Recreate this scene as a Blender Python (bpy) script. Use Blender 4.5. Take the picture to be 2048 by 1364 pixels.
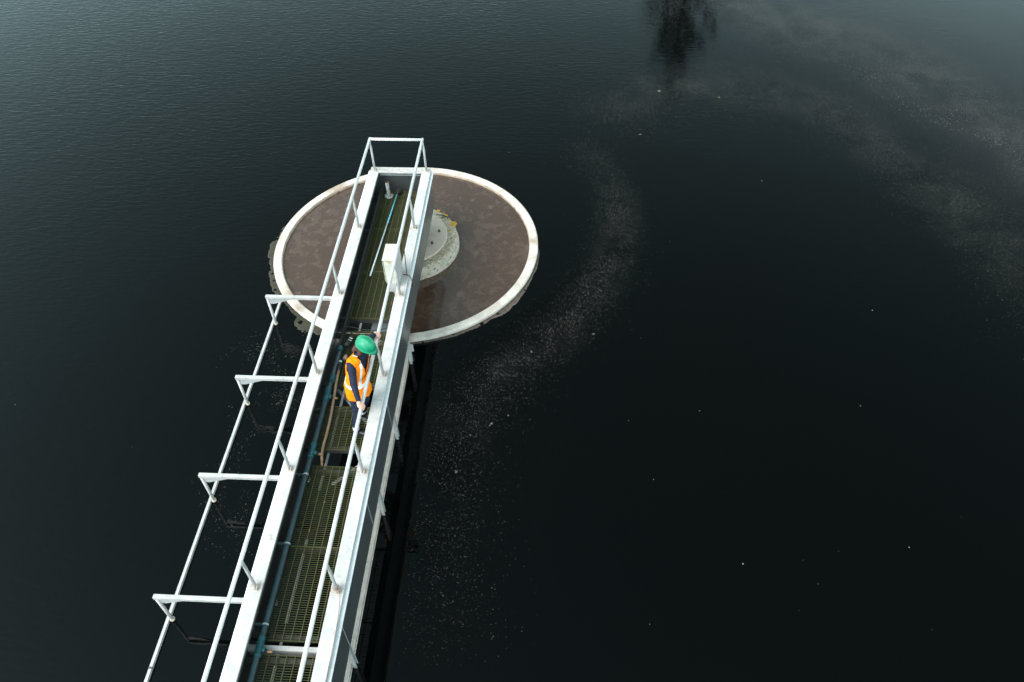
import bpy, bmesh, math, random
from mathutils import Vector, Matrix, noise as mnoise
for o in list(bpy.data.objects): bpy.data.objects.remove(o)
S = bpy.context.scene
COL = S.collection
R_ = math.radians
rnd = random.Random(7)
# ------------------------------------------------------------------ units
U = 1.7              # metres per handrail bay
ZW = -.953         # water level below the girder top, in bays
def P(x, y, z): return Vector((x*U, y*U, (z-ZW)*U))
def L(v): return v*U
# ------------------------------------------------------------------ camera
cam = bpy.data.cameras.new('camera'); camo = bpy.data.objects.new('camera', cam); COL.objects.link(camo)
right = Vector((.9978, .0532, -.0172)); fwd = Vector((-.0489, .6761, -.7352)); 
yaw, pitch, roll = .0721, -.8259, .0254
Mr = (Matrix.Rotation(yaw, 3, 'Z') @ Matrix.Rotation(pitch, 3, 'X') @ Matrix.Rotation(roll, 3, 'Y'))
cx, cy, cz = Mr.col[0], Mr.col[1], Mr.col[2]
M = Matrix((( cx[0], cz[0], -cy[0], 0), (cx[1], cz[1], -cy[1], 0), (cx[2], cz[2], -cy[2], 0), (0, 0, 0, 1)))
M.translation = P(1.7508, -7.536, 5.3374)
camo.matrix_world = M
cam.sensor_width = 36; cam.lens = 36*1608.03/2048; cam.clip_start = .1; cam.clip_end = 3000
S.camera = camo
# ------------------------------------------------------------------ sky and sun
SUN_EL, SUN_AZ = R_(52), R_(-132)       # azimuth from +Y, towards -X
w = bpy.data.worlds.new('World'); S.world = w; w.use_nodes = True
nt = w.node_tree; nt.nodes.clear()
out = nt.nodes.new('ShaderNodeOutputWorld'); bg = nt.nodes.new('ShaderNodeBackground')
sky = nt.nodes.new('ShaderNodeTexSky'); sky.sky_type = 'NISHITA'; sky.sun_disc = False
sky.sun_elevation = SUN_EL; sky.sun_rotation = SUN_AZ; sky.altitude = 50
sky.air_density = 1.0; sky.dust_density = 1.2; sky.ozone_density = 1.0
hs = nt.nodes.new('ShaderNodeHueSaturation'); hs.inputs['Saturation'].default_value = .21; hs.inputs['Hue'].default_value = .42; hs.inputs['Value'].default_value = .446
gm_ = nt.nodes.new('ShaderNodeGamma'); gm_.inputs['Gamma'].default_value = 3.5     # hazy horizon, deep zenith
nt.links.new(sky.outputs[0], hs.inputs['Color']); 
cap = nt.nodes.new('ShaderNodeMix'); cap.data_type = 'RGBA'; cap.blend_type = 'DARKEN'; cap.inputs[0].default_value = 1; cap.inputs[7].default_value = (2.23, 2.34, 2.39, 1)   # added brightness cap on the glow round the sun, ahead of the gamma
nt.links.new(hs.outputs[0], cap.inputs[6]); nt.links.new(cap.outputs[2], gm_.inputs['Color']); nt.links.new(gm_.outputs[0], bg.inputs['Color'])
bg.inputs['Strength'].default_value = .15
nt.links.new(bg.outputs[0], out.inputs['Surface'])
sl = bpy.data.lights.new('sun', 'SUN'); sl.energy = 2.0; sl.angle = R_(38); sl.color = (1, .93, .85)
so = bpy.data.objects.new('sun', sl); COL.objects.link(so); so.location = (-20, 20, 40)
sd = Vector((math.sin(SUN_AZ)*math.cos(SUN_EL), math.cos(SUN_AZ)*math.cos(SUN_EL), math.sin(SUN_EL)))
so.rotation_euler = sd.to_track_quat('Z', 'Y').to_euler()
vs = S.view_settings; vs.view_transform = 'Standard'; vs.look = 'None'; vs.gamma = 1; vs.use_curve_mapping = False
vs.exposure = 0.58
# ------------------------------------------------------------------ materials
MATS = {}
def nodes_of(m):
    m.use_nodes = True; t = m.node_tree
    return t, t.nodes['Principled BSDF']
def N(t, typ, **kw):
    n = t.nodes.new(typ)
    for k, v in kw.items():
        if k.startswith('i_'):
            key = k[2:]
            n.inputs[int(key) if key.isdigit() else key.replace('_', ' ')].default_value = v
        else: setattr(n, k, v)
    return n
def ramp(t, stops, interp='LINEAR'):
    r = t.nodes.new('ShaderNodeValToRGB'); cr = r.color_ramp; cr.interpolation = interp
    while len(cr.elements) < len(stops): cr.elements.new(.5)
    for e, (p, c) in zip(cr.elements, stops):
        e.position = p; e.color = c if len(c) == 4 else (*c, 1)
    return r
def mathn(t, op, a, b=None, c=None, clamp=False):
    n = t.nodes.new('ShaderNodeMath'); n.operation = op; n.use_clamp = clamp
    for i, v in enumerate((a, b, c)):
        if v is None: continue
        if hasattr(v, 'is_linked') or hasattr(v, 'links'): t.links.new(v, n.inputs[i])
        else: n.inputs[i].default_value = v
    return n.outputs[0]
def mixc(t, f, a, b):
    n = t.nodes.new('ShaderNodeMix'); n.data_type = 'RGBA'
    for v, key in ((f, 0), (a, 6), (b, 7)):
        if hasattr(v, 'links'): t.links.new(v, n.inputs[key])
        elif isinstance(v, (int, float)): n.inputs[key].default_value = v
        else: n.inputs[key].default_value = (*v, 1)
    return n.outputs[2]
def noise(t, vec, scale, detail=4, rough=.55, dist=0):
    n = t.nodes.new('ShaderNodeTexNoise'); n.inputs['Scale'].default_value = scale; n.inputs['Detail'].default_value = detail
    n.inputs['Roughness'].default_value = rough; n.inputs['Distortion'].default_value = dist
    t.links.new(vec, n.inputs['Vector']); return n.outputs['Fac']
def coords(t, geo=False):
    if geo: return t.nodes.new('ShaderNodeNewGeometry').outputs['Position']
    return t.nodes.new('ShaderNodeTexCoord').outputs['Object']
def pmat(name, c1, c2=None, scale=6, rough=.5, metal=0, lo=.35, hi=.65, bump=0, bscale=60, spots=None, rv=.0, spec=.5):
    m = bpy.data.materials.new(name); MATS[name] = m
    t, b = nodes_of(m)
    b.inputs['Roughness'].default_value = rough; b.inputs['Metallic'].default_value = metal
    b.inputs['Specular IOR Level'].default_value = spec
    v = coords(t, True)
    col = None
    if c2 is None: c2 = tuple(x*.8 for x in c1)
    f = noise(t, v, scale, 6, .6)
    r = ramp(t, [(lo, (0, 0, 0)), (hi, (1, 1, 1))]); t.links.new(f, r.inputs[0])
    col = mixc(t, r.outputs[0], c1, c2)
    if spots:
        for (sc, th, scol, wdt) in spots:
            f2 = noise(t, v, sc, 3, .6)
            r2 = ramp(t, [(th, (0, 0, 0)), (th+wdt, (1, 1, 1))]); t.links.new(f2, r2.inputs[0])
            col = mixc(t, r2.outputs[0], col, scol)
    t.links.new(col, b.inputs['Base Color'])
    if rv:
        rr = ramp(t, [(0, (rough-rv,)*3), (1, (rough+rv,)*3)]); t.links.new(f, rr.inputs[0]); t.links.new(rr.outputs[0], b.inputs['Roughness'])
    if bump:
        bn = N(t, 'ShaderNodeBump', i_Strength=bump, i_Distance=.004); f3 = noise(t, v, bscale, 5)
        t.links.new(f3, bn.inputs['Height']); t.links.new(bn.outputs[0], b.inputs['Normal'])
    return m
pmat('galv', (.51, .49, .465), (.40, .385, .37), 7, .45, .0, spots=[(28, .62, (.27, .27, .26), .14), (9, .64, (.30, .265, .23), .12), (70, .68, (.2, .16, .12), .05)], bump=.1, bscale=90)
def stain_galv():
    m = MATS['galv']; t, b = m.node_tree, m.node_tree.nodes['Principled BSDF']
    src = b.inputs['Base Color'].links[0].from_socket
    sx = N(t, 'ShaderNodeSeparateXYZ'); pos = coords(t, True); t.links.new(pos, sx.inputs[0])
    q = mathn(t, 'FRACT', mathn(t, 'MULTIPLY_ADD', sx.outputs[1], 1/U, 100.5611)); q = mathn(t, 'ABSOLUTE', mathn(t, 'SUBTRACT', q, .5))
    msk = mathn(t, 'SUBTRACT', 1.0, mathn(t, 'MULTIPLY', q, 14.0), clamp=True)
    r = ramp(t, [(.44, (0, 0, 0)), (.66, (1, 1, 1))]); t.links.new(noise(t, pos, 24, 5, .65), r.inputs[0])
    t.links.new(mixc(t, mathn(t, 'MULTIPLY', mathn(t, 'MULTIPLY', msk, r.outputs[0]), .75), src, (.22, .13, .08)), b.inputs['Base Color'])
stain_galv()
pmat('galv_rail', (.67, .65, .625), (.56, .545, .53), 9, .4, .0, bump=.1, bscale=120)
pmat('galv_post', (.52, .53, .52), (.42, .42, .40), 14, .45, .3)
pmat('galv_arm', (.50, .495, .47), (.39, .38, .36), 7, .5, .1, spots=[(20, .68, (.3, .24, .18), .1)])
pmat('steel_web', (.30, .31, .31), (.23, .24, .24), 2.2, .33, .85, rv=.06, spots=[(14, .72, (.42, .42, .4), .05)])
pmat('baffle', (.52, .47, .42), (.40, .36, .32), 9, .55, spots=[(20, .66, (.28, .22, .17), .1)])
pmat('steel_ledge', (.74, .75, .76), (.64, .66, .67), 12, .4, .2, spots=[(26, .72, (.32, .3, .28), .06)])
pmat('steel_dark', (.085, .085, .08), (.05, .05, .048), 5, .55, .3)
pmat('bracket', (.55, .50, .45), (.40, .30, .22), 40, .5, .1)
pmat('bolt', (.42, .41, .40), None, 60, .4, .5)
pmat('grating', (.046, .060, .013), (.064, .052, .016), 3.5, .7, bump=.3, bscale=80,
     spots=[(11, .60, (.055, .075, .014), .08), (16, .725, (.42, .22, .02), .02), (60, .74, (.3, .32, .24), .02)])
pmat('grating_bar', (.075, .090, .024), (.095, .080, .032), 5, .7, spots=[(16, .68, (.42, .22, .02), .03)])
pmat('pipe_teal', (.066, .108, .122), (.048, .085, .10), 8, .42, spots=[(90, .76, (.4, .45, .45), .02)])
pmat('fitting_teal', (.024, .135, .15), (.018, .105, .12), 10, .45)
pmat('clamp', (.72, .74, .75), None, 30, .4)
pmat('hose', (.36, .235, .14), (.26, .165, .10), 18, .55)
pmat('hose_end', (.42, .25, .12), (.2, .09, .05), 40, .6)
pmat('rust', (.12, .045, .02), (.06, .03, .02), 40, .75)
pmat('box_cream', (.54, .52, .45), (.42, .395, .325), 9, .5, spots=[(7, .64, (.40, .22, .06), .03), (30, .7, (.4, .37, .3), .05)])
pmat('concrete_white', (.60, .545, .49), (.45, .39, .33), 5, .8, bump=.6, bscale=50,
     spots=[(1.3, .56, (.34, .25, .19), .12), (22, .60, (.36, .29, .23), .10), (70, .62, (.24, .17, .12), .06)])
pmat('concrete_lichen', (.42, .335, .235), (.27, .205, .135), 11, .9, bump=.8, bscale=60,
     spots=[(26, .56, (.55, .52, .46), .05), (3.2, .62, (.13, .12, .07), .06)])
pmat('lichen', (.46, .25, .015), (.36, .19, .02), 30, .9, bump=.8, bscale=90)
pmat('concrete_side', (.36, .30, .235), (.48, .40, .33), 5, .85, bump=.6, bscale=40, spots=[(17, .56, (.10, .10, .065), .1), (6, .6, (.30, .34, .26), .08)])
pmat('concrete_stained', (.30, .215, .155), (.42, .34, .27), 4, .85, bump=.5, bscale=50, spots=[(9, .56, (.13, .08, .05), .12)])
pmat('concrete_pink', (.60, .47, .38), (.50, .385, .31), 6, .8, bump=.3, bscale=80, spots=[(30, .68, (.3, .25, .21), .06)])
pmat('black', (.012, .012, .012), (.02, .02, .02), 20, .5)
pmat('pole_blue', (.10, .40, .52), (.14, .46, .58), 9, .4)
pmat('pole_pale', (.66, .76, .80), (.56, .68, .72), 9, .4)
pmat('stub_paint', (.42, .46, .45), (.30, .30, .27), 22, .6, spots=[(30, .60, (.18, .10, .06), .05)])
pmat('string_pink', (.50, .34, .28), None, 30, .8)
pmat('bark', (.022, .018, .015), (.014, .012, .010), 3, .9)
pmat('leaf', (.022, .02, .014), (.016, .014, .01), 1, .8)
pmat('grass', (.06, .09, .03), (.09, .10, .04), .4, .95)
pmat('scum_green', (.022, .020, .008), (.040, .032, .018), 9, .8, bump=.8, bscale=40, spots=[(14, .62, (.02, .02, .01), .06)])
pmat('scum_brown', (.10, .075, .058), (.06, .045, .034), 12, .8, bump=.5, bscale=60)
pmat('fleck', (.135, .120, .105), (.10, .088, .076), 2, .8)
pmat('fleck_pale', (.28, .26, .23), (.2, .18, .15), 2, .8)
pmat('fleck_dim', (.062, .056, .050), (.085, .074, .064), 2, .85)
# clothing and person
pmat('vest', (.95, .235, .003), (.92, .19, .002), 3, .75, bump=.25, bscale=25, spec=.08)
pmat('tape', (.80, .81, .82), (.66, .67, .69), 30, .45)
pmat('navy', (.012, .016, .032), (.018, .022, .042), 14, .8, bump=.4, bscale=45, spec=.12)
pmat('skin', (.62, .36, .27), (.56, .31, .23), 20, .5)
pmat('hair', (.07, .030, .018), (.035, .015, .010), 40, .5, bump=.8, bscale=120)
pmat('boot', (.012, .012, .014), None, 20, .5)
pmat('helmet', (.0, .22, .105), (.0, .19, .09), 6, .42)
pmat('sticker', (.8, .82, .8), None, 9, .4)

def water_mat():
    m = bpy.data.materials.new('tank_water'); MATS['tank_water'] = m
    t, b = nodes_of(m)
    b.inputs['IOR'].default_value = 1.333; b.inputs['Specular IOR Level'].default_value = .36
    pos = coords(t, True)
    sx = N(t, 'ShaderNodeSeparateXYZ'); t.links.new(pos, sx.inputs[0])
    X, Y = sx.outputs[0], sx.outputs[1]
    # ---- wind ripples: crests run across the view, stretched noise
    def ripple(sxx, syy, rot, sc, det, dist=.6):
        mp = N(t, 'ShaderNodeMapping'); mp.inputs['Scale'].default_value = (sxx, syy, 1); mp.inputs['Rotation'].default_value = (0, 0, R_(rot))
        t.links.new(pos, mp.inputs[0]); return noise(t, mp.outputs[0], sc, det, .5, dist)
    r1 = ripple(1.0, 3.4, -7, 3.3, 2.0); r2 = ripple(1.0, 3.0, 12, 5.2, 2)
    r3 = ripple(.55, .8, 0, 1.0, 2, 0)
    calm = noise(t, pos, .16, 3, .5)
    g = mathn(t, 'MULTIPLY_ADD', X, -.048, .44); g = mathn(t, 'MULTIPLY_ADD', Y, .030, g)
    c = mathn(t, 'ADD', g, mathn(t, 'MULTIPLY_ADD', calm, 1.6, -.8)); c = mathn(t, 'MAXIMUM', c, .08); c = mathn(t, 'MINIMUM', c, 1.0)
    h = mathn(t, 'ADD', r1, mathn(t, 'MULTIPLY', r2, .5))
    h = mathn(t, 'MULTIPLY', h, c)
    h = mathn(t, 'MULTIPLY_ADD', r3, .35, h)
    bn = N(t, 'ShaderNodeBump', i_Strength=1.0, i_Distance=.0058)
    t.links.new(h, bn.inputs['Height']); t.links.new(bn.outputs[0], b.inputs['Normal'])
    # ---- thin grease film drifting in arcs on the far right side
    dx = mathn(t, 'ADD', X, -5.4); dy = mathn(t, 'ADD', Y, .85)
    wob = noise(t, pos, .35, 4, .55)
    rr = mathn(t, 'SQRT', mathn(t, 'ADD', mathn(t, 'MULTIPLY', dx, dx), mathn(t, 'MULTIPLY', dy, dy)))
    rr = mathn(t, 'MULTIPLY_ADD', wob, 3.0, rr)
    r1_ = ramp(t, [(.0, (0, 0, 0)), (.58, (0, 0, 0)), (.72, (1, 1, 1)), (.80, (.35,)*3), (.95, (.9,)*3), (1, (.8,)*3)])
    t.links.new(mathn(t, 'DIVIDE', rr, 14.0, clamp=True), r1_.inputs[0])
    side = mathn(t, 'MULTIPLY_ADD', X, .25, -2.2, clamp=True); far = mathn(t, 'MULTIPLY_ADD', Y, .22, .55, clamp=True)
    fine = noise(t, pos, 34, 4, .8)
    fr = ramp(t, [(.42, (0, 0, 0)), (.72, (1, 1, 1))]); t.links.new(fine, fr.inputs[0])
    film = mathn(t, 'MULTIPLY', mathn(t, 'MULTIPLY', r1_.outputs[0], side), mathn(t, 'MULTIPLY', far, fr.outputs[0]))
    film = mathn(t, 'MULTIPLY', film, .08)
    base = mixc(t, noise(t, pos, .22, 3), (.0006, .0012, .0012), (.0010, .0011, .0009))
    col = mixc(t, film, base, (.34, .30, .30))
    t.links.new(col, b.inputs['Base Color'])
    rg = mathn(t, 'MULTIPLY_ADD', film, .02, .010)
    t.links.new(rg, b.inputs['Roughness'])
    return m
water_mat()
def well_mat():
    m = bpy.data.materials.new('well_water'); MATS['well_water'] = m
    t, b = nodes_of(m); b.inputs['IOR'].default_value = 1.85
    pos = coords(t, True)
    big = noise(t, pos, 1.1, 5, .6, .4); mid = noise(t, pos, 6.0, 5, .6, .3); fine = noise(t, pos, 22, 4, .7)
    vo = N(t, 'ShaderNodeTexVoronoi', i_Scale=3.2); 
    mp = N(t, 'ShaderNodeMix', data_type='VECTOR'); mp.inputs[0].default_value = .18
    nv = N(t, 'ShaderNodeTexNoise'); nv.inputs['Scale'].default_value = 2.5; t.links.new(pos, nv.inputs['Vector'])
    t.links.new(pos, mp.inputs[4]); t.links.new(nv.outputs['Color'], mp.inputs[5]); t.links.new(mp.outputs[1], vo.inputs['Vector'])
    base = mixc(t, big, (.052, .027, .017), (.070, .041, .028))
    r = ramp(t, [(.515, (0, 0, 0)), (.545, (1, 1, 1))]); t.links.new(mathn(t, 'ADD', mathn(t, 'MULTIPLY', mid, .65), mathn(t, 'MULTIPLY', big, .35)), r.inputs[0])
    rf = ramp(t, [(.35, (.35,)*3), (.6, (1, 1, 1))]); t.links.new(fine, rf.inputs[0])
    pv = ramp(t, [(.18, (1, 1, 1)), (.24, (0, 0, 0))]); t.links.new(vo.outputs['Distance'], pv.inputs[0])
    f = mathn(t, 'MULTIPLY', r.outputs[0], rf.outputs[0]); f = mathn(t, 'MULTIPLY', f, .20)
    f2 = mathn(t, 'MULTIPLY', pv.outputs[0], mathn(t, 'MULTIPLY', r.outputs[0], .32))
    f = mathn(t, 'MAXIMUM', f, f2)
    col = mixc(t, f, base, (.185, .130, .098))
    sp = ramp(t, [(.70, (0, 0, 0)), (.76, (1, 1, 1))]); t.links.new(noise(t, pos, 60, 2, .6), sp.inputs[0])
    col = mixc(t, mathn(t, 'MULTIPLY', sp.outputs[0], .5), col, (.30, .24, .20))
    t.links.new(col, b.inputs['Base Color'])
    t.links.new(mathn(t, 'MULTIPLY_ADD', f, .5, .06), b.inputs['Roughness'])
    bn = N(t, 'ShaderNodeBump', i_Strength=.5, i_Distance=.002); t.links.new(mid, bn.inputs['Height']); t.links.new(bn.outputs[0], b.inputs['Normal'])
well_mat()
# ------------------------------------------------------------------ builders
class MB:
    def __init__(s): s.v = []; s.f = []; s.m = []; s.sm = []
    def add(s, vs, fs, mi=0, smooth=False):
        o = len(s.v); s.v += [Vector(v) for v in vs]
        s.f += [[i+o for i in f] for f in fs]; s.m += [mi]*len(fs); s.sm += [smooth]*len(fs)
        return s
    def box(s, a, b, mi=0):
        x0, x1 = sorted((a[0], b[0])); y0, y1 = sorted((a[1], b[1])); z0, z1 = sorted((a[2], b[2]))
        v = [(x, y, z) for z in (z0, z1) for y in (y0, y1) for x in (x0, x1)]
        return s.add(v, [(0, 2, 3, 1), (4, 5, 7, 6), (0, 1, 5, 4), (2, 6, 7, 3), (0, 4, 6, 2), (1, 3, 7, 5)], mi)
    def bar(s, a, b, wd, th, up=(0, 0, 1), mi=0):
        a, b = Vector(a), Vector(b); d = (b-a).normalized(); up = Vector(up); sd = d.cross(up)
        if sd.length < 1e-4: sd = d.cross(Vector((1, 0, 0)))
        sd.normalize(); up = sd.cross(d)
        v = []
        for p in (a, b):
            for k, l in ((-1, -1), (1, -1), (1, 1), (-1, 1)): v.append(p+sd*wd/2*k+up*th/2*l)
        return s.add(v, [(3, 2, 1, 0), (4, 5, 6, 7), (0, 1, 5, 4), (1, 2, 6, 5), (2, 3, 7, 6), (3, 0, 4, 7)], mi)
    def tube(s, path, rad, n=10, mi=0, cap=True, flat=None, smooth=True):
        path = [Vector(p) for p in path]; rads = rad if isinstance(rad, (list, tuple)) else [rad]*len(path)
        v = []; f = []; ref = None
        for i, p in enumerate(path):
            d = (path[min(i+1, len(path)-1)]-path[max(i-1, 0)]).normalized()
            if ref is None:
                ref = Vector((1, 0, 0)) if abs(d.x) < .9 else Vector((0, 1, 0))
            sd = (ref-d*ref.dot(d)).normalized(); up = d.cross(sd); ref = sd
            for k in range(n):
                a = 2*math.pi*k/n; r = rads[i]
                rx, ry = (r, r) if not isinstance(r, tuple) else r
                v.append(p+sd*math.cos(a)*rx+up*math.sin(a)*ry)
        for i in range(len(path)-1):
            for k in range(n):
                f.append((i*n+k, i*n+(k+1) % n, (i+1)*n+(k+1) % n, (i+1)*n+k))
        s.add(v, f, mi, smooth)
        if cap:
            o = len(s.v)-len(v)
            s.f += [[o+k for k in reversed(range(n))], [o+(len(path)-1)*n+k for k in range(n)]]; s.m += [mi, mi]; s.sm += [False, False]
        return s
    def lathe(s, prof, c, n=96, mis=None, smooth=False, closed=False, mi=0):
        v = []; f = []; c = Vector(c)
        for (r, z) in prof:
            for k in range(n):
                a = 2*math.pi*k/n; v.append(c+Vector((r*math.cos(a), r*math.sin(a), z)))
        m = len(prof); ml = []
        for i in range(m if closed else m-1):
            j = (i+1) % m
            for k in range(n):
                f.append((i*n+k, i*n+(k+1) % n, j*n+(k+1) % n, j*n+k)); ml.append(mis[i] if mis else mi)
        o = len(s.v); s.add(v, f, 0, smooth); s.m[-len(f):] = ml
        return s
    def disc(s, r, c, n=48, mi=0):
        c = Vector(c)
        return s.add([c+Vector((r*math.cos(2*math.pi*k/n), r*math.sin(2*math.pi*k/n), 0)) for k in range(n)], [list(range(n))], mi)
    def mesh(s, name, mats, org=Vector((0, 0, 0))):
        me = bpy.data.meshes.new(name)
        me.from_pydata([tuple(v-org) for v in s.v], [], s.f)
        for mm in (mats if isinstance(mats, (list, tuple)) else [mats]): me.materials.append(MATS[mm])
        me.polygons.foreach_set('material_index', s.m); me.polygons.foreach_set('use_smooth', s.sm)
        me.update(); return me
    def build(s, name, mats, parent=None, bevel=0, fix=True):
        org = worg(parent); me = s.mesh(name, mats, org)
        if fix: fixn(me)
        o = bpy.data.objects.new(name, me); COL.objects.link(o); o.parent = parent
        if bevel:
            b = o.modifiers.new('bevel', 'BEVEL'); b.width = bevel; b.segments = 2; b.limit_method = 'ANGLE'
        return o
def fixn(me):
    bm = bmesh.new(); bm.from_mesh(me); bmesh.ops.recalc_face_normals(bm, faces=bm.faces); bm.to_mesh(me); bm.free()
def worg(o):
    p = Vector((0, 0, 0))
    while o is not None: p += Vector(o.location); o = o.parent
    return p
def tag(o, label=None, cat=None, group=None, kind=None):
    for k, v in (('label', label), ('category', cat), ('group', group), ('kind', kind)):
        if v: o[k] = v
    return o
def thing(name, loc, label, cat, group=None):
    o = bpy.data.objects.new(name, None); COL.objects.link(o); o.location = loc; o.empty_display_size = .2
    return tag(o, label, cat, group)
def put(name, me, loc, parent):
    o = bpy.data.objects.new(name, me); COL.objects.link(o); o.parent = parent
    o.location = Vector(loc)-worg(parent); return o
# ================================================================== SETTING
TC = P(0, -.2826, ZW); TR = 13*U
b = MB(); b.disc(TR+.05, (TC.x, TC.y, 0), 160); tag(b.build('tank_water', 'tank_water', fix=False), kind='structure')
gm = MB(); gv = []; n = 96
for r in (TR+.6, 70, 600):
    for k in range(n):
        a = 2*math.pi*k/n; gv.append((TC.x+r*math.cos(a), TC.y+r*math.sin(a), .35))
gf = [(i*n+k, (i+1)*n+k, (i+1)*n+(k+1) % n, i*n+(k+1) % n) for i in range(2) for k in range(n)]
gm.add(gv, gf); tag(gm.build('ground', 'grass'), kind='structure')
tw = thing('tank_wall', (TC.x, TC.y, -1), 'round concrete wall enclosing the dark tank water', 'wall')
b = MB(); b.lathe([(TR, -1), (TR, .62), (TR+.35, .62), (TR+.35, -1)], (TC.x, TC.y, 0), 160, closed=True); b.build('wall_ring', 'concrete_white', tw)
b = MB(); b.lathe([(TR-.03, .621), (TR-.03, .70), (TR+.40, .70), (TR+.40, .621)], (TC.x, TC.y, 0), 160, closed=True); b.build('coping', 'concrete_white', tw)
# ================================================================== STILLING RING + COLUMN
RO, RI, RT = L(1.5625), L(1.458), L(-.8976-ZW)
rg = thing('stilling_ring', (TC.x, TC.y, -.8), 'round pale concrete ring standing in the water, holding brown scum', 'ring')
b = MB(); b.lathe([(RI, -.8), (RI, RT-.035), (RI+.012, RT-.01), (RI+.025, RT), (RO-.02, RT), (RO, RT-.014), (RO, RT-.05), (RO-.015, RT-.058), (RO-.015, -.8)],
                  (TC.x, TC.y, 0), 200, mis=[1, 1, 0, 0, 0, 0, 0, 0, 0], closed=True)
b.build('rim', ['concrete_white', 'concrete_stained'], rg)
b = MB(); b.disc(RI+.004, (TC.x, TC.y, .028), 160); tag(b.build('well_water', 'well_water', fix=False), kind='structure')
KR, KT = L(.6075), L(-.782-ZW)
ck = thing('center_column', (TC.x, TC.y, -.8), 'squat lichen-spotted concrete column inside the ring under the bridge end', 'column')
b = MB(); b.lathe([(.02, -.8), (KR+.035, -.8), (KR+.03, KT-.17), (KR+.02, KT-.15), (KR+.004, KT-.13), (KR, KT-.03), (KR-.02, KT-.006), (KR-.05, KT), (.02, KT)],
                  (TC.x, TC.y, 0), 120, mis=[1, 1, 1, 1, 1, 0, 0, 0]); b.build('drum', ['concrete_lichen', 'concrete_side'], ck)
DR, DT = L(.492), KT+.035
b = MB(); b.lathe([(.02, KT+.003), (DR, KT+.003), (DR, DT-.006), (DR-.008, DT), (.02, DT)], (TC.x, TC.y, 0), 96); b.build('cap_plate', 'concrete_pink', ck)
for a, rr in ((-22, .36), (-52, .36), (12, .40), (-80, .42), (70, .40)):
    x, y = TC.x+L(rr)*math.cos(R_(a)), TC.y+L(rr)*math.sin(R_(a))
    b = MB(); b.tube([(x, y, DT+.0005), (x, y, DT+.05)], .016, 8); b.tube([(x, y, DT+.0005), (x, y, DT+.014)], .028, 6, smooth=False); b.build('anchor_bolt', 'rust', ck)
lr = random.Random(3)
for (x, y, sz) in ((.33, .215, .03), (.43, .125, .032), (.545, -.03, .048), (.505, -.155, .02), (.35, -.455, .022), (.565, -.10, .015), (.40, .17, .014), (.58, -.19, .012), (.48, .05, .016)):
    c0 = P(x, y, 0); c0.z = KT+.0045; vv = []
    n_ = 22
    for k in range(n_):
        r0 = L(sz)*(.62+.55*lr.random()); vv.append(c0+Vector((r0*math.cos(k/n_*6.283), r0*math.sin(k/n_*6.283), -.003)))
    b = MB(); b.add(vv+[c0+Vector((0, 0, .002))], [(k, (k+1) % n_, n_) for k in range(n_)]); b.build('lichen_patch', 'lichen', ck)
b = MB(); b.tube([P(.33, .10, -.748), P(.40, .085, -.744), P(.455, .06, -.748), P(.47, .045, -.766)], .013, 8); b.build('lifting_bar', 'black', ck)
# ================================================================== BRIDGE
YB = -13.2
br = thing('access_bridge', P(0, -3, ZW), 'long galvanised steel access bridge with grating deck running over the tank', 'bridge')
FI, FO, FT = .2439, .3414, .016
for s in (-1, 1):
    b = MB(); b.box(P(s*FI, -.004, 0), P(s*FO, YB, -FT)); b.build('top_flange', 'galv', br, bevel=.004)
    b = MB(); b.box(P(s*(FI+.0015), -.105, -FT-.001), P(s*(FI+.007), YB, -.045)); b.build('flange_lip', 'steel_web', br)
b = MB(); b.box(P(-FI+.001, -.004, 0), P(FI-.001, -.10, -FT)); b.build('end_flange', 'galv', br, bevel=.004)
# webs built of sheet panels
seams = [-.02, -1.25, -2.25, -3.25, -4.25, -5.25, -6.25, -7.25, -8.25, -9.25, -10.25, -11.25, -12.25, YB]
for s in (-1, 1):
    for y0, y1 in zip(seams[:-1], seams[1:]):
        b = MB(); b.box(P(s*.325, y0-.001, -FT-.001), P(s*.334, y1+.001, -.50)); b.build('web_panel', 'steel_web', br)
        for sd in ((.3345, .3365), (.3225, .3245)):
            if s < 0 and sd[0] > .33: continue
            b = MB(); b.box(P(s*sd[0], y1-.0025, -.10), P(s*sd[1], y1+.0025, -.495)); b.build('seam_strip', 'galv_post', br)
    b = MB(); b.box(P(s*.2985, -.03, -.501), P(s*.336, YB, -.508)); b.build('bottom_flange', 'steel_web', br)
    b = MB()
    x0, x1 = .3375, .3695
    prof = [(x0, -.030), (x1-.006, -.033), (x1-.001, -.036), (x1, -.041), (x1-.001, -.047), (x0, -.047)]
    v = [P(s*x, -.03, z) for x, z in prof]+[P(s*x, YB, z) for x, z in prof]; k = len(prof)
    b.add(v, [list(range(k)), list(range(2*k-1, k-1, -1))]+[(i, (i+1) % k, (i+1) % k+k, i+k) for i in range(k)]); b.build('side_ledge', 'steel_ledge', br)
b = MB(); b.box(P(-.3235, -.03, -FT-.001), P(.3235, -.045, -.50)); b.build('end_plate', 'steel_web', br)
b = MB(); b.box(P(-.24, -.046, -.055), P(.24, -.075, -.062)); b.build('end_stiffener', 'galv_post', br)
# kerb angle on the left of the deck, small one on the right
for s in (-1, 1):
    b = MB(); b.box(P(s*.224, -.11, -.215), P(s*.246, YB, -.222)); b.box(P(s*.224, -.11, -.2225), P(s*.229, YB, -.275)); b.build('kerb_angle', 'steel_dark', br)
DZ = -.25
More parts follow.
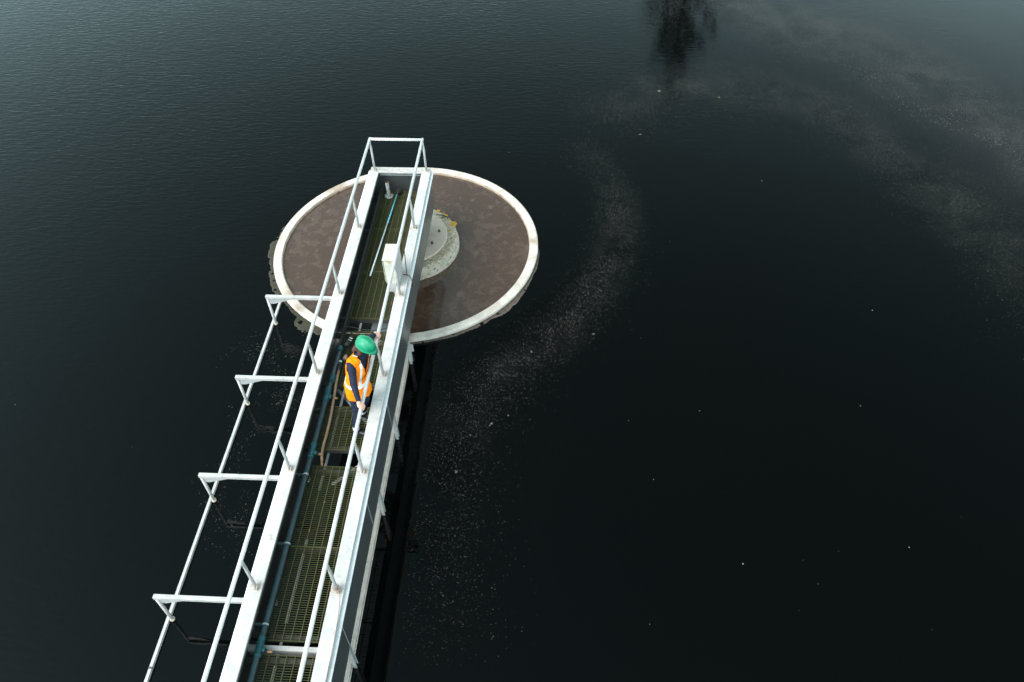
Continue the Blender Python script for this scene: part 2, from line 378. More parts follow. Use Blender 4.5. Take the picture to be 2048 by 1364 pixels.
# gratings: (far, near) ends of each panel
panels = [(-.11, -.786), (-.792, -1.468), (-1.474, -2.152), (-2.326, -3.0), (-3.242, -3.698), (-3.868, -4.6), (-4.606, -5.334), (-5.44, -6.2)]
y = -6.21
while y > YB+1: panels.append((y, y-.99)); y -= 1.0
for (ya, yb) in panels:
    b = MB(); n = max(1, round((ya-yb)/.0178))
    for i in range(n+1):
        yy = ya+(yb-ya)*i/n; h = .0012 if 0 < i < n else .003
        b.box(P(-.222, yy-h, DZ), P(.222, yy+h, DZ-(.0075 if 0 < i < n else .013)))
    for i in range(8):
        xx = -.2195+.439*i/7
        b.box(P(xx-.0022, ya-.0035, DZ+.0015), P(xx+.0022, yb+.0035, DZ-.0095), mi=1)
    b.build('grating_panel', ['grating', 'grating_bar'], br)
def xbeam(y, z=-.272, wd=.032, ht=.05, m='galv_arm'):
    b = MB(); b.box(P(-.3235, y-wd/2, z), P(.3235, y+wd/2, z-.008)); b.box(P(-.3235, y-wd/2, z-.0085), P(.3235, y-wd/2+.006, z-ht)); b.build('cross_beam', m, br)
for y in (-.15, -.79, -1.471, -2.13, -2.35, -2.97, -3.27, -3.67, -3.90, -4.603, -5.30, -5.47): xbeam(y, m='steel_dark')  # dark tone stands in for the shade below the deck
xbeam(-5.387, -.256, .034, .10, 'galv')
for ya, yb in ((-2.1, -4.05), (-4.50, -5.18), (-5.275, -8)):
    b = MB(); b.box(P(-.129, ya, -.325), P(-.109, yb, -.332)); b.build('support_strip', 'galv', br)
b = MB(); b.box(P(.0, -2.16, -.30), P(.225, -2.34, -.306)); b.build('cover_plate', 'steel_web', br)
for (a, c) in (((-.28, -2.85), (.28, -3.45)), ((.28, -3.62), (-.05, -3.95)), ((.30, -2.1), (.0, -2.45))):
    b = MB(); b.bar(P(a[0], a[1], -.40), P(c[0], c[1], -.40), .055, .008); b.build('diagonal_brace', 'galv_arm', br)
# pivot under the far end
b = MB(); b.tube([(TC.x, TC.y, DT+.001), (TC.x, TC.y, L(-.515-ZW))], L(.20), 40); b.tube([(TC.x, TC.y, DT+.001), (TC.x, TC.y, DT+.05)], L(.27), 40); b.build('pivot_bearing', 'steel_dark', br)
b = MB(); b.box(P(-.3, -.03, -.5085), P(.3, -2.10, -.514)); b.build('pivot_shade_pan', 'steel_dark', br)  # plate drawn out as an added dark pan, hiding the bright column below
# handrails
HR, WR, RR = .4064, .2887, .0150
for s in (-1, 1):
    b = MB(); b.tube([P(s*WR, -.066+RR, HR), P(s*WR, YB, HR)], L(RR), 14); b.build('handrail', 'galv_rail', br)
b = MB(); b.tube([P(-WR+RR*.6, -.066, HR), P(WR-RR*.6, -.066, HR)], L(RR*.98), 14); b.build('handrail', 'galv_rail', br)
# post mesh (flattened where it meets the rail) shared
pm = MB(); h = L(HR)
pm.tube([(0, 0, .012), (0, 0, h*.62), (0, 0, h*.72), (0, 0, h*.82), (-.004, 0, h-.012)],
        [(.021, .021), (.021, .021), (.022, .020), (.009, .027), (.006, .024)], 12)
post_me = pm.mesh('post', 'galv_post'); fixn(post_me)
fm = MB(); fm.box((-.032, -.052, .0005), (.032, .03, .010)); fm.box((.0245, -.05, .0105), (.032, .03, .045)); fmm = fm.mesh('foot_bracket', 'bracket'); fixn(fmm)
bm_ = MB(); bm_.tube([(0, -.036, .0105), (0, -.036, .022)], .013, 6, smooth=False); bme = bm_.mesh('bolt', 'bolt'); fixn(bme)
ys = [-.0611-i for i in range(13)]
for y in ys:
    for s in (-1, 1):
        base = P(s*.2925, y, 0)
        po = put('post', post_me, base, br)
        f = put('foot_bracket', fmm, base, po); f.scale = (1, 1, 1); put('bolt', bme, base, po)
# outrigger arms, legs and scum baffles
AX, AZ = -1.2665, -.512
arm_y = [-1.6045-i*1.1093 for i in range(9)]
for y in arm_y:
    b = MB(); b.box(P(AX, y-.017, AZ), P(-.295, y+.017, AZ-.036)); a = b.build('outrigger_arm', 'galv_arm', br, bevel=.004)
    g = MB(); th = .004
    pts = [(AX+.03, AZ-.0365), (AX+.03, AZ-.115), (AX+.07, AZ-.115), (AX+.30, AZ-.0365)]
    v = [P(x, y-th, z) for x, z in pts]+[P(x, y+th, z) for x, z in pts]
    g.add(v, [(0, 1, 2, 3), (7, 6, 5, 4)]+[(i, (i+1) % 4, (i+1) % 4+4, i+4) for i in range(4)]); g.build('gusset', 'galv_post', a)
    b = MB(); b.tube([P(AX+.013, y, AZ-.037), P(AX+.013, y, ZW-.12)], L(.0145), 12); lg = b.build('leg', 'galv_arm', br)
    b = MB(); b.tube([P(AX+.013, y, ZW+.010), P(AX+.013, y, ZW+.03)], L(.021), 12); b.build('foot_collar', 'bracket', lg)
    # hangers joining the arm to the girders
    for x in (-.315,):
        b = MB(); b.box(P(x-.018, y-.03, -.5085), P(x+.018, y+.03, AZ+.0005)); b.build('hanger', 'steel_web', br)
b = MB(); b.box(P(-1.300, -1.25, ZW+.030), P(-1.276, -11.5, ZW+.024)); b.box(P(-1.282, -1.25, ZW+.0235), P(-1.276, -11.5, ZW-.2)); b.build('scum_baffle', 'galv_arm', br)
for y in (-5.33, -9.4):
    b = MB(); b.box(P(-1.303, y-.006, ZW+.035), P(-1.273, y+.006, ZW+.0225)); b.build('splice', 'steel_dark', br)
b = MB(); b.box(P(.238, -1.94, ZW+.030), P(.268, -11.5, ZW+.022)); b.box(P(.2685, -1.94, ZW+.038), P(.2735, -11.5, ZW-.2)); b.tube([P(.280, -1.94, ZW+.022), P(.280, -11.5, ZW+.022)], L(.0055), 8); b.build('scum_baffle', 'baffle', br)
for y in (-2.096, -3.054, -3.88, -5.225, -6.3, -7.4, -8.5, -9.6, -10.7):
    b = MB(); b.box(P(.290, y-.021, -.50), P(.295, y+.021, ZW-.08)); b.box(P(.2955, y-.021, -.509), P(.318, y-.016, ZW-.08)); b.box(P(.2955, y+.016, -.509), P(.318, y+.021, ZW-.08)); b.build('channel_leg', 'galv_post', br)
b = MB(); b.box(P(.278, -1.945, ZW+.02), P(.31, -1.96, ZW+.12)); b.build('baffle_end', 'galv_arm', br)
# ================================================================== THINGS ON THE BRIDGE
pz = -.205; px = -.2235
wp = thing('water_pipe', P(px, -4, DZ), 'teal plastic water pipe with tee fittings along the inside of the girder', 'pipe')
b = MB(); b.tube([P(px+.012, -2.58, pz), P(px, -3.2, pz), P(px, YB+.3, pz)], L(.0205), 14); b.build('pipe_run', 'pipe_teal', wp)
for y, ln, rr_ in ((-2.60, .05, .0255), (-2.945, .05, .0255), (-2.985, .018, .0285)):
    b = MB(); b.tube([P(px+.008, y+ln/2, pz), P(px+.008, y-ln/2, pz)], L(rr_), 16); b.build('coupling', 'fitting_teal', wp)
for y in (-3.145, -3.745, -5.40, -7.0, -8.6):
    b = MB(); b.tube([P(px, y+.075, pz), P(px, y+.05, pz), P(px, y+.048, pz), P(px, y-.048, pz), P(px, y-.05, pz), P(px, y-.075, pz)], [L(.027)]*2+[L(.025)]*2+[L(.027)]*2, 16)
    b.tube([P(px+.012, y-.015, pz), P(px+.045, y-.025, pz-.004)], L(.0175), 14); t_ = b.build('tee_fitting', 'fitting_teal', wp)
    b = MB(); b.tube([P(px+.0455, y-.025, pz-.004), P(px+.060, y-.030, pz-.008)], L(.012), 10); b.build('socket', 'black', t_)
    b = MB(); b.tube([P(px+.0605, y-.030, pz-.008), P(px+.098, y-.032, pz-.010)], [L(.0115), L(.0095)], 12); b.build('plug', 'hose_end', t_)
for y in (-3.985, -4.61, -5.245, -6.6, -7.9):
    b = MB()
    rr_ = L(.0225); pth = [P(px, y, pz)+Vector((rr_*math.sin(R_(a)), 0, rr_*math.cos(R_(a)))) for a in range(-100, 101, 20)]
    b.tube(pth, [(.0035, .011)]*len(pth), 8); b.build('clamp', 'clamp', wp)
    b = MB(); b.bar(P(px-.022, y, pz+.005), P(-.3215, y, pz+.005), .03, .008); b.bar(P(px-.055, y+.004, pz+.001), P(px-.055, y-.004, pz-.05), .02, .01, up=(1, 0, 0)); b.build('clamp_bracket', 'pipe_teal', wp)
b = MB(); b.bar(P(px-.02, -3.315, pz+.015), P(-.30, -3.33, pz+.015), .03, .012); b.build('clamp_bracket', 'steel_dark', wp)
hs_ = thing('rubber_hose', P(-.15, -3.3, DZ), 'tan rubber hose lying beside the teal pipe on the grating', 'hose')
hp = [(-.176, -2.86, -.205), (-.172, -3.0, -.215), (-.163, -3.15, -.226), (-.155, -3.28, -.232), (-.148, -3.42, -.232), (-.146, -3.54, -.232), (-.148, -3.64, -.232), (-.146, -3.72, -.232), (-.139, -3.78, -.234), (-.130, -3.825, -.238)]
def smooth_path(pts, k=4):
    pts = [Vector(p) for p in pts]; o = []
    for i in range(len(pts)-1):
        p0, p1, p2, p3 = pts[max(i-1, 0)], pts[i], pts[i+1], pts[min(i+2, len(pts)-1)]
        for j in range(k):
            t = j/k; o.append(.5*((2*p1)+(p2-p0)*t+(2*p0-5*p1+4*p2-p3)*t*t+(3*p1-p0-3*p2+p3)*t**3))
    return o+[pts[-1]]
b = MB(); b.tube(smooth_path([P(*q) for q in hp]), L(.0125), 12); b.build('hose_body', 'hose', hs_)
b = MB(); b.tube([P(-.130, -3.8255, -.238), P(-.122, -3.865, -.242)], [L(.011), L(.0095)], 10); b.build('hose_tail', 'hose_end', hs_)
b = MB(); b.tube([P(-.176, -2.859, -.205), P(-.178, -2.80, -.20)], L(.017), 12); b.tube([P(-.178, -2.799, -.20), P(-.178, -2.775, -.198)], L(.013), 12); b.build('coupling', 'black', hs_)
b = MB(); b.tube([P(-.178, -2.774, -.198), P(-.179, -2.755, -.197)], L(.0155), 12); b.build('collar', 'clamp', hs_)
pu = thing('submersible_pump', P(-.16, -2.55, DZ), 'small black pump behind the worker at the end of the teal pipe', 'pump')
b = MB(); b.tube([P(-.175, -2.56, -.215), P(-.175, -2.55, -.215), P(-.13, -2.45, -.212), P(-.129, -2.44, -.212)], [L(.015), L(.030), L(.032), L(.015)], 18); b.build('motor_body', 'black', pu)
b = MB(); b.tube([P(-.15, -2.475, -.180), P(-.115, -2.485, -.184)], L(.004), 6); b.tube([P(-.155, -2.50, -.180), P(-.12, -2.51, -.184)], L(.003), 6); b.build('name_stripe', 'clamp', pu)
b = MB(); b.tube([P(-.16, -2.70, -.23), P(-.15, -2.66, -.23)], L(.018), 10); b.build('outlet', 'string_pink', pu)
cb = thing('power_cable', P(-.2, -2.3, DZ), 'thin black cable looping over the grating behind the worker', 'cable')
b = MB(); b.tube(smooth_path([P(-.30, -2.55, -.235), P(-.27, -2.44, -.20), P(-.20, -2.38, -.2), P(-.12, -2.42, -.19)]), L(.0045), 8)
b.build('cable_run', 'black', cb)
b = MB(); b.tube(smooth_path([P(-.31, -2.42, -.22), P(-.25, -2.335, -.20), P(-.18, -2.30, -.22), P(-.02, -2.315, -.243), P(.10, -2.305, -.243), P(.19, -2.27, -.235), P(.30, -2.17, -.23)]), L(.0042), 8); b.build('cable_run', 'black', cb)
# squeegee / brush
sq = thing('deck_brush', P(-.08, -.9, DZ), 'deck brush with long pale blue pole lying on the far grating', 'brush')
a0, a1 = P(-.040, -.215, -.215), P(-.121, -1.56, -.241)
mid = a0.lerp(a1, .38)
b = MB(); b.tube([a0, mid], L(.0085), 10); b.build('pole', 'pole_blue', sq)
b = MB(); b.tube([mid, a1], L(.0085), 10); b.build('pole', 'pole_pale', sq)
b = MB(); b.tube([a1+(a1-a0).normalized()*.001, a1+(a1-a0).normalized()*.05], L(.0095), 10); b.build('end_grip', 'black', sq)
b = MB(); b.tube([P(-.040, -.21, -.213), P(-.037, -.17, -.205)], [L(.014), L(.018)], 12)
b.lathe([(.001, .025), (L(.025), .02), (L(.036), .0), (L(.038), -.03), (L(.034), -.055), (.001, -.055)], P(-.036, -.16, -.208), 20); b.build('brush_head', 'black', sq)
# flanged stub pipe
st = thing('flanged_pipe_stub', P(-.137, -.215, DZ), 'rusty grey pipe stub with bolted round flange standing on the grating', 'pipe stub')
c = P(-.137, -.215, DZ)+Vector((0, 0, .004))
b = MB(); b.lathe([(.001, 0), (.082, 0), (.082, .018), (.04, .019), (.001, .019)], c, 28); fl = b.build('flange', 'stub_paint', st)
for k in range(8):
    q = c+Vector((.062*math.cos(k*.785), .062*math.sin(k*.785), .0195)); b = MB(); b.tube([q, q+Vector((0, 0, .004))], .009, 8); b.build('bolt_hole', 'rust', fl)
b = MB(); b.lathe([(.038, .02), (.036, .335), (.029, .335), (.029, .25)], c, 24, mis=[0, 1, 1]); b.build('pipe_body', ['stub_paint', 'rust'], st)
# control box hung from the handrail
bx = thing('control_box', P(.205, -1.835, .02), 'weathered cream control box hung inside the right handrail', 'box')
b = MB(); b.box(P(.150, -1.72, .325), P(.252, -1.945, .03)); b.build('case', 'box_cream', bx, bevel=.006)
b = MB(); b.box(P(.142, -1.712, .332), P(.256, -1.953, .3255)); b.box(P(.1435, -1.713, .3252), P(.1475, -1.952, .06)); b.build('hood', 'box_cream', bx, bevel=.003)
b = MB(); b.box(P(.262, -1.70, .345), P(.268, -1.965, .005)); pl = b.build('mounting_plate', 'galv', bx)
for y in (-1.74, -1.93):
    for z in (.30, .16, .05):
        b = MB(); b.tube([P(.2685, y, z), P(.275, y, z)], .012, 8); b.build('bolt', 'bolt', pl)
b = MB(); b.box(P(.205, -1.935, .029), P(.241, -1.94, -.11)); b.box(P(.165, -1.9355, .0285), P(.205, -1.9405, -.085)); b.build('bracket_sheet', 'galv', bx)
b = MB(); b.box(P(.2535, -1.80, .20), P(.2615, -1.86, .16)); b.box(P(.2535, -1.80, .10), P(.2615, -1.86, .07)); b.build('spacer', 'steel_dark', bx)
ro = thing('rusty_wire', P(.29, -1.75, 0), 'bent rusty wire hooked from the handrail down to the girder', 'wire')
b = MB(); b.tube(smooth_path([P(.272, -1.64, .408), P(.300, -1.66, .40), P(.310, -1.70, .30), P(.318, -1.76, .12), P(.322, -1.79, .012), P(.345, -1.80, .007), P(.350, -1.80, -.01), P(.372, -1.83, -.028), P(.378, -1.86, -.09)]), L(.0042), 8); b.build('wire_run', 'rust', ro)
b = MB(); b.tube([P(.285, -1.79, .008), P(.322, -1.792, .008)], L(.006), 8); b.build('hook', 'rust', ro)
sg = thing('tied_string', P(.295, -5.07, 0), 'pink string knotted round a handrail post foot, trailing along the girder', 'string')
b = MB(); pts = []
for k in range(64):
    a = k*.62; rr_ = .032+.022*rnd.random(); pts.append(P(.2925, -5.0611, 0)+Vector((rr_*math.cos(a), rr_*math.sin(a), .03+.03*rnd.random()+.0004*k)))
b.tube(pts, .0035, 5); b.build('knot', 'string_pink', sg)
b = MB(); b.tube(smooth_path([pts[-1], P(.315, -5.10, .012), P(.330, -5.18, .004), P(.338, -5.3, .0035), P(.343, -5.45, .003), P(.346, -5.7, -.02), P(.346, -6.2, -.027)]), .0035, 5); b.build('trailing_end', 'string_pink', sg)
# ================================================================== PERSON
def make_person():
    z0 = P(0, 0, DZ).z+.004
    fa = R_(-22); F = Vector((math.cos(fa), math.sin(fa), 0)); RT_ = Vector((math.sin(fa), -math.cos(fa), 0)); ZZ = Vector((0, 0, 1))
    def H(x, y, h): return Vector((x, y, z0+h))
    sph = []
    ng = 60
    for i in range(ng):
        zz = 1-2*(i+.5)/ng; rr = math.sqrt(1-zz*zz); a = i*2.39996
        sph.append((rr*math.cos(a), rr*math.sin(a), zz))
    def rad(r): return r if isinstance(r, tuple) else (r, r, r)
    def hull(bm, segs, ax=None):
        ax = ax or (RT_, F, ZZ)
        vs = []
        for c, r in segs:
            r = rad(r)
            for q in sph: vs.append(bm.verts.new(c+ax[0]*q[0]*r[0]+ax[1]*q[1]*r[1]+ax[2]*q[2]*r[2]))
        g = bmesh.ops.convex_hull(bm, input=vs)
        bmesh.ops.delete(bm, geom=[v for v in g['geom_interior'] if isinstance(v, bmesh.types.BMVert)], context='VERTS')
    def remesh(bm, vox, smooth_it=3):
        me = bpy.data.meshes.new('t'); bm.to_mesh(me); bm.free()
        o = bpy.data.objects.new('t', me); COL.objects.link(o)
        m = o.modifiers.new('r', 'REMESH'); m.mode = 'VOXEL'; m.voxel_size = vox
        sm = o.modifiers.new('s', 'SMOOTH'); sm.iterations = smooth_it; sm.factor = .5
        dg = bpy.context.evaluated_depsgraph_get(); r = bpy.data.meshes.new_from_object(o.evaluated_get(dg))
        bpy.data.objects.remove(o); return r
    root = thing('person', H(.27, -5.83, -.004), 'worker in orange vest, navy clothes and green hard hat leaning on the handrail', 'person')
    ro_ = Vector(root.location)
    pel, wai, che, nb = H(.290, -5.80, .90), H(.305, -5.775, 1.06), H(.335, -5.715, 1.25), H(.395, -5.66, 1.395)
    hc = H(.482, -5.675, 1.56)
    shR, elR, wrR = H(.285, -5.825, 1.345), H(.350, -6.07, 1.215), H(.445, -6.295, 1.185)
    shL, elL, wrL = H(.455, -5.475, 1.35), H(.365, -5.285, 1.19), H(.445, -5.14, 1.185)
    hipR, knR, anR = H(.25, -5.885, .86), H(.262, -5.955, .48), H(.195, -6.0, .10)
    hipL, knL, anL = H(.285, -5.715, .86), H(.325, -5.70, .48), H(.235, -5.70, .10)
    pc = R_(24); FH = F*math.cos(pc)-ZZ*math.sin(pc); UH = F*math.sin(pc)+ZZ*math.cos(pc)
    hax = (RT_, FH, UH)
    bm = bmesh.new(); parts = []
    def seg(a, ra, b_, rb, mat, ax=None):
        hull(bm, [(a, ra), (b_, rb)], ax); parts.append((a, b_, max(max(rad(ra)), max(rad(rb))), mat))
    seg(pel, (.165, .115, .10), wai, (.145, .105, .09), 'navy'); seg(wai, (.145, .105, .09), che, (.165, .115, .11), 'navy')
    seg(che, (.165, .115, .11), nb-ZZ*.03, (.10, .08, .05), 'navy'); seg(shR, .066, nb-ZZ*.02, .055, 'navy'); seg(shL, .066, nb-ZZ*.02, .055, 'navy')
    seg(nb, .056, hc-UH*.06-FH*.02, .05, 'skin')
    seg(hc, (.075, .094, .105), hc-UH*.075+FH*.03, (.045, .05, .04), 'skin', hax)       # skull and jaw
    nz = hc+FH*.095-UH*.02; seg(nz+UH*.03, .010, nz-UH*.008+FH*.014, .013, 'skin')       # nose
    for s in (-1, 1):
        ea = hc+RT_*s*.077-UH*.015-FH*.01; seg(ea+UH*.02, (.008, .016, .018), ea-UH*.018, (.007, .01, .01), 'skin', hax)
    for sh, el, wr in ((shR, elR, wrR), (shL, elL, wrL)):
        seg(sh, .062, el, .050, 'navy'); seg(el, .050, wr, .037, 'navy')
    rx, rz_ = WR*U, z0-.004+L(HR-DZ)
    def hand(wr, yc, sgn):
        seg(wr, .029, Vector((rx-.022, yc-sgn*.012, rz_+.050)), .027, 'skin')
        seg(Vector((rx-.020, yc-.028, rz_+.045)), .021, Vector((rx-.018, yc+.028, rz_+.045)), .021, 'skin')
        seg(Vector((rx+.006, yc-.034, rz_+.042)), .016, Vector((rx+.006, yc+.034, rz_+.042)), .016, 'skin')
        for i, ln in enumerate((.92, 1.03, 1.0, .84)):
            yy = yc+sgn*(-.034+.0228*i)*-1
            q = [Vector((rx+.004, yy, rz_+.042)), Vector((rx+.030*ln, yy+sgn*.002, rz_+.030)), Vector((rx+.042*ln, yy, rz_+.0)), Vector((rx+.024, yy, rz_-.032*ln))]
            for a, b_ in zip(q[:-1], q[1:]): seg(a, .0098, b_, .0090, 'skin')
        q = [Vector((rx-.034, yc+sgn*.020, rz_+.040)), Vector((rx-.044, yc+sgn*.042, rz_+.016)), Vector((rx-.034, yc+sgn*.054, rz_-.010))]
        seg(q[0], .013, q[1], .0115, 'skin'); seg(q[1], .0115, q[2], .0095, 'skin')
    hand(wrR, -6.365, 1); hand(wrL, -5.082, -1)
    for hp_, kn, an, dy in ((hipR, knR, anR, -.03), (hipL, knL, anL, .0)):
        seg(hp_, .096, kn, .068, 'navy'); seg(kn, .068, an+ZZ*.03, .052, 'navy')
        seg(an+ZZ*.04, .050, an-ZZ*.02, .048, 'boot')
        he = an-F*.035; he.z = z0+.046; to = an+Vector((.145, dy, 0)); to.z = z0+.040
        seg(he, (.040, .040, .046), to, (.044, .05, .038), 'boot')
    me = remesh(bm, .0075, 3)
    for nm in ('navy', 'skin', 'boot', 'tape'): me.materials.append(MATS[nm])
    idx = {'navy': 0, 'skin': 1, 'boot': 2}
    import numpy as np
    pc_ = np.array([p.center[:] for p in me.polygons]); best = np.full(len(pc_), 9.); bid = np.zeros(len(pc_), int)
    for a, b_, r, mt in parts:
        a_ = np.array(a[:]); ab = np.array((b_-a)[:]); t = np.clip((pc_-a_)@ab/max(ab@ab, 1e-9), 0, 1)
        d = np.linalg.norm(pc_-(a_+t[:, None]*ab), axis=1)-r; k = d < best; best[k] = d[k]; bid[k] = idx[mt]
    for i_, p in enumerate(me.polygons):
        c = p.center; h = c.z-z0; k = int(bid[i_])
        if k == 0 and h < .8:
            if .125 < h < .185: k = 3
        p.material_index = k; p.use_smooth = True
    nrm = [v.normal.copy() for v in me.vertices]
    for v, vn in zip(me.vertices, nrm):      # cloth creases on sleeves and trousers
        h = v.co.z-z0
        if .2 < h < 1.40: 
            am = .0045 if min((v.co-wrR).length, (v.co-wrL).length) > .10 else 0
            v.co += vn*am*(mnoise.noise(v.co*22)+.7*mnoise.noise(v.co*41))
        v.co -= ro_
    o = bpy.data.objects.new('body', me); COL.objects.link(o); o.parent = root
    # --- vest
    bm = bmesh.new()
    q = 1.0
    hem = H(.305, -5.81, .72)
    hull(bm, [(hem, (.205, .185, .05)), (pel+ZZ*.03, (.192, .160, .08))]); hull(bm, [(pel+ZZ*.03, (.192, .160, .08)), (wai, (.172, .132, .08))]); hull(bm, [(wai, (.172, .132, .08)), (che, (.19, .138, .11))])
    hull(bm, [(che, (.19, .138, .11)), (nb-ZZ*.045, (.13, .10, .062))]); hull(bm, [(nb-ZZ*.03-RT_*.12, .072), (nb-ZZ*.03+RT_*.12, .072)])
    hull(bm, [(shR-RT_*.03, .085), (che+RT_*.06, .10)]); hull(bm, [(shL+RT_*.03, .085), (che-RT_*.06, .10)])
    vm = remesh(bm, .008, 4)
    nrm = [v.normal.copy() for v in vm.vertices]
    for v, vn in zip(vm.vertices, nrm):      # soft folds of loose cloth
        d = mnoise.noise(v.co*7.0)*.010+mnoise.noise(Vector((v.co.x*16, v.co.y*16, v.co.z*5)))*.006
        v.co += vn*d
    bm = bmesh.new(); bm.from_mesh(vm); bm.normal_update(); kill = []
    axis = nb-pel
    def lat(c):
        t = (c.z-pel.z)/axis.z; sp = pel+axis*t; d = c-sp; return d.dot(RT_), d.dot(F)
    for f in bm.faces:
        c = f.calc_center_median(); h = c.z-z0; s_, fr_ = lat(c)
        neck = (c-nb); rr = math.hypot(neck.dot(RT_)/1.0, neck.dot(F)/.95)
        if h < .775+.012*math.sin(s_*30): kill.append(f); continue
        if rr < .10 and c.z > nb.z-.075: kill.append(f); continue
        if fr_ > .02 and h > 1.12 and abs(s_) < .010+.40*(h-1.12): kill.append(f); continue
        # arm holes
        dead = False
        for sh, el, out_ in ((shR, elR, RT_), (shL, elL, -RT_)):
            w_ = c-sh; al = w_.dot(out_); pr = (w_-out_*al)
            if al > .022 and math.hypot(pr.dot(F)*1.0, (pr.z+.02)*.85) < .088: dead = True
        if dead: kill.append(f)
    bmesh.ops.delete(bm, geom=kill, context='FACES'); bm.to_mesh(vm); bm.free()
    vm.materials.clear()
    for nm in ('vest', 'tape'): vm.materials.append(MATS[nm])
    for p in vm.polygons:
        c = p.center; h = c.z-z0; s_, fr_ = lat(c); p.use_smooth = True
        hb = h-(-fr_*.1)
        band = abs(hb-1.0) < .020
        strap = h > 1.0 and abs(abs(s_)-.105) < .019
        p.material_index = 1 if (band or strap) else 0
    for v in vm.vertices: v.co -= ro_
    o = bpy.data.objects.new('vest', vm); COL.objects.link(o); o.parent = root
    sm = o.modifiers.new('solid', 'SOLIDIFY'); sm.thickness = .004; sm.offset = 1
    # --- hair
    bm = bmesh.new()
    hull(bm, [(hc-FH*.025+UH*.01, (.086, .088, .10)), (hc-FH*.055-UH*.06, (.078, .055, .06))], hax)
    for s in (-1, 1):
        hull(bm, [(hc+RT_*s*.068-FH*.01-UH*.02, (.026, .04, .05)), (hc+RT_*s*.075-FH*.005-UH*.12, (.026, .036, .04))], hax)
        hull(bm, [(hc+RT_*s*.073-FH*.005-UH*.11, (.028, .036, .04)), (hc+RT_*s*.078+FH*.0-UH*.20, (.022, .026, .03))], hax)
    hull(bm, [(hc-FH*.075-UH*.05, (.08, .05, .06)), (hc-FH*.095-UH*.17, (.085, .045, .06))], hax)
    hm = remesh(bm, .008, 2)
    nrm = [v.normal.copy() for v in hm.vertices]
    for v, vn in zip(hm.vertices, nrm): v.co += vn*(mnoise.noise(Vector((v.co.x*60, v.co.y*60, v.co.z*14)))*.008); v.co -= ro_
    for p in hm.polygons: p.use_smooth = True
    hm.materials.append(MATS['hair']); o = bpy.data.objects.new('hair', hm); COL.objects.link(o); o.parent = root
    for s in (-1, 1):
        b = MB(); e = hc+FH*.083+RT_*s*.031+UH*.006
        b.lathe([(.001, .009), (.007, .006), (.010, 0), (.007, -.006), (.001, -.009)], e, 12, smooth=True); b.build('eye', 'tape', root)
    b = MB(); e = hc+FH*.082-UH*.062
    b.tube([e-RT_*.024, e+FH*.006, e+RT_*.024], [.004, .007, .004], 8); b.build('mouth', 'skin', root)
    # --- hard hat
    cc = hc+UH*.035+FH*.004; sx, sy, sz = .112, .136, .132
    rows, n = 14, 64; v = []; f = []
    def hp2(phi, el):
        x, y = math.cos(phi), math.sin(phi)             # y forward, x right
        k = math.cos(el); z = math.sin(el)
        ridge = 0
        ax_ = abs(x*k)
        if z > .12: ridge = .016*max(0, min(1, (.36-ax_)/.04))*min(1, (z-.12)/.15)
        if z > .12: ridge -= .012*max(0, min(1, 1-abs(ax_-.62)/.06))*min(1, (z-.12)/.15)
        return cc+RT_*(x*k*(sx+ridge))+FH*(y*k*(sy+ridge))+UH*(z*(sz+ridge))
    for i in range(rows):
        el = math.pi/2*(1-i/(rows-1))*.985
        for k in range(n): v.append(hp2(2*math.pi*k/n, el))
    for (ex, dn) in ((.003, -.004), (.008, -.012), (.005, -.017)):
        for k in range(n):
            ph = 2*math.pi*k/n; fr_ = max(0, math.sin(ph)); pk = .048*fr_**3*min(1, ex/.007)
            p = cc+RT_*math.cos(ph)*(sx+ex)+FH*(math.sin(ph)*(sy+ex)+pk)+UH*(dn-.016*fr_**4*min(1, ex/.007))
            v.append(p)
    R2 = rows+3
    for i in range(R2-1):
        for k in range(n): f.append((i*n+k, (i+1)*n+k, (i+1)*n+(k+1) % n, i*n+(k+1) % n))
    f.append(list(range(n)))
    b = MB(); b.add(v, f, 0, True); ho = b.build('hard_hat', 'helmet', root)
    b = MB(); e = -RT_*.0; ph, el = R_(-22), R_(33)
    # sticker on the back left of the shell
    ph = R_(238); 
    d = (hp2(ph, el)-cc).normalized(); p0 = hp2(ph, el)+d*.004; t1 = d.cross(UH).normalized(); t2 = d.cross(t1)
    b.add([p0+t1*.017*math.cos(k*.5236)+t2*.017*math.sin(k*.5236) for k in range(12)]+[p0-d*.008+t1*.017*math.cos(k*.5236)+t2*.017*math.sin(k*.5236) for k in range(12)],
          [list(range(12)), list(range(23, 11, -1))]+[(k, (k+1) % 12, (k+1) % 12+12, k+12) for k in range(12)]); b.build('sticker', 'sticker', ho)
make_person()
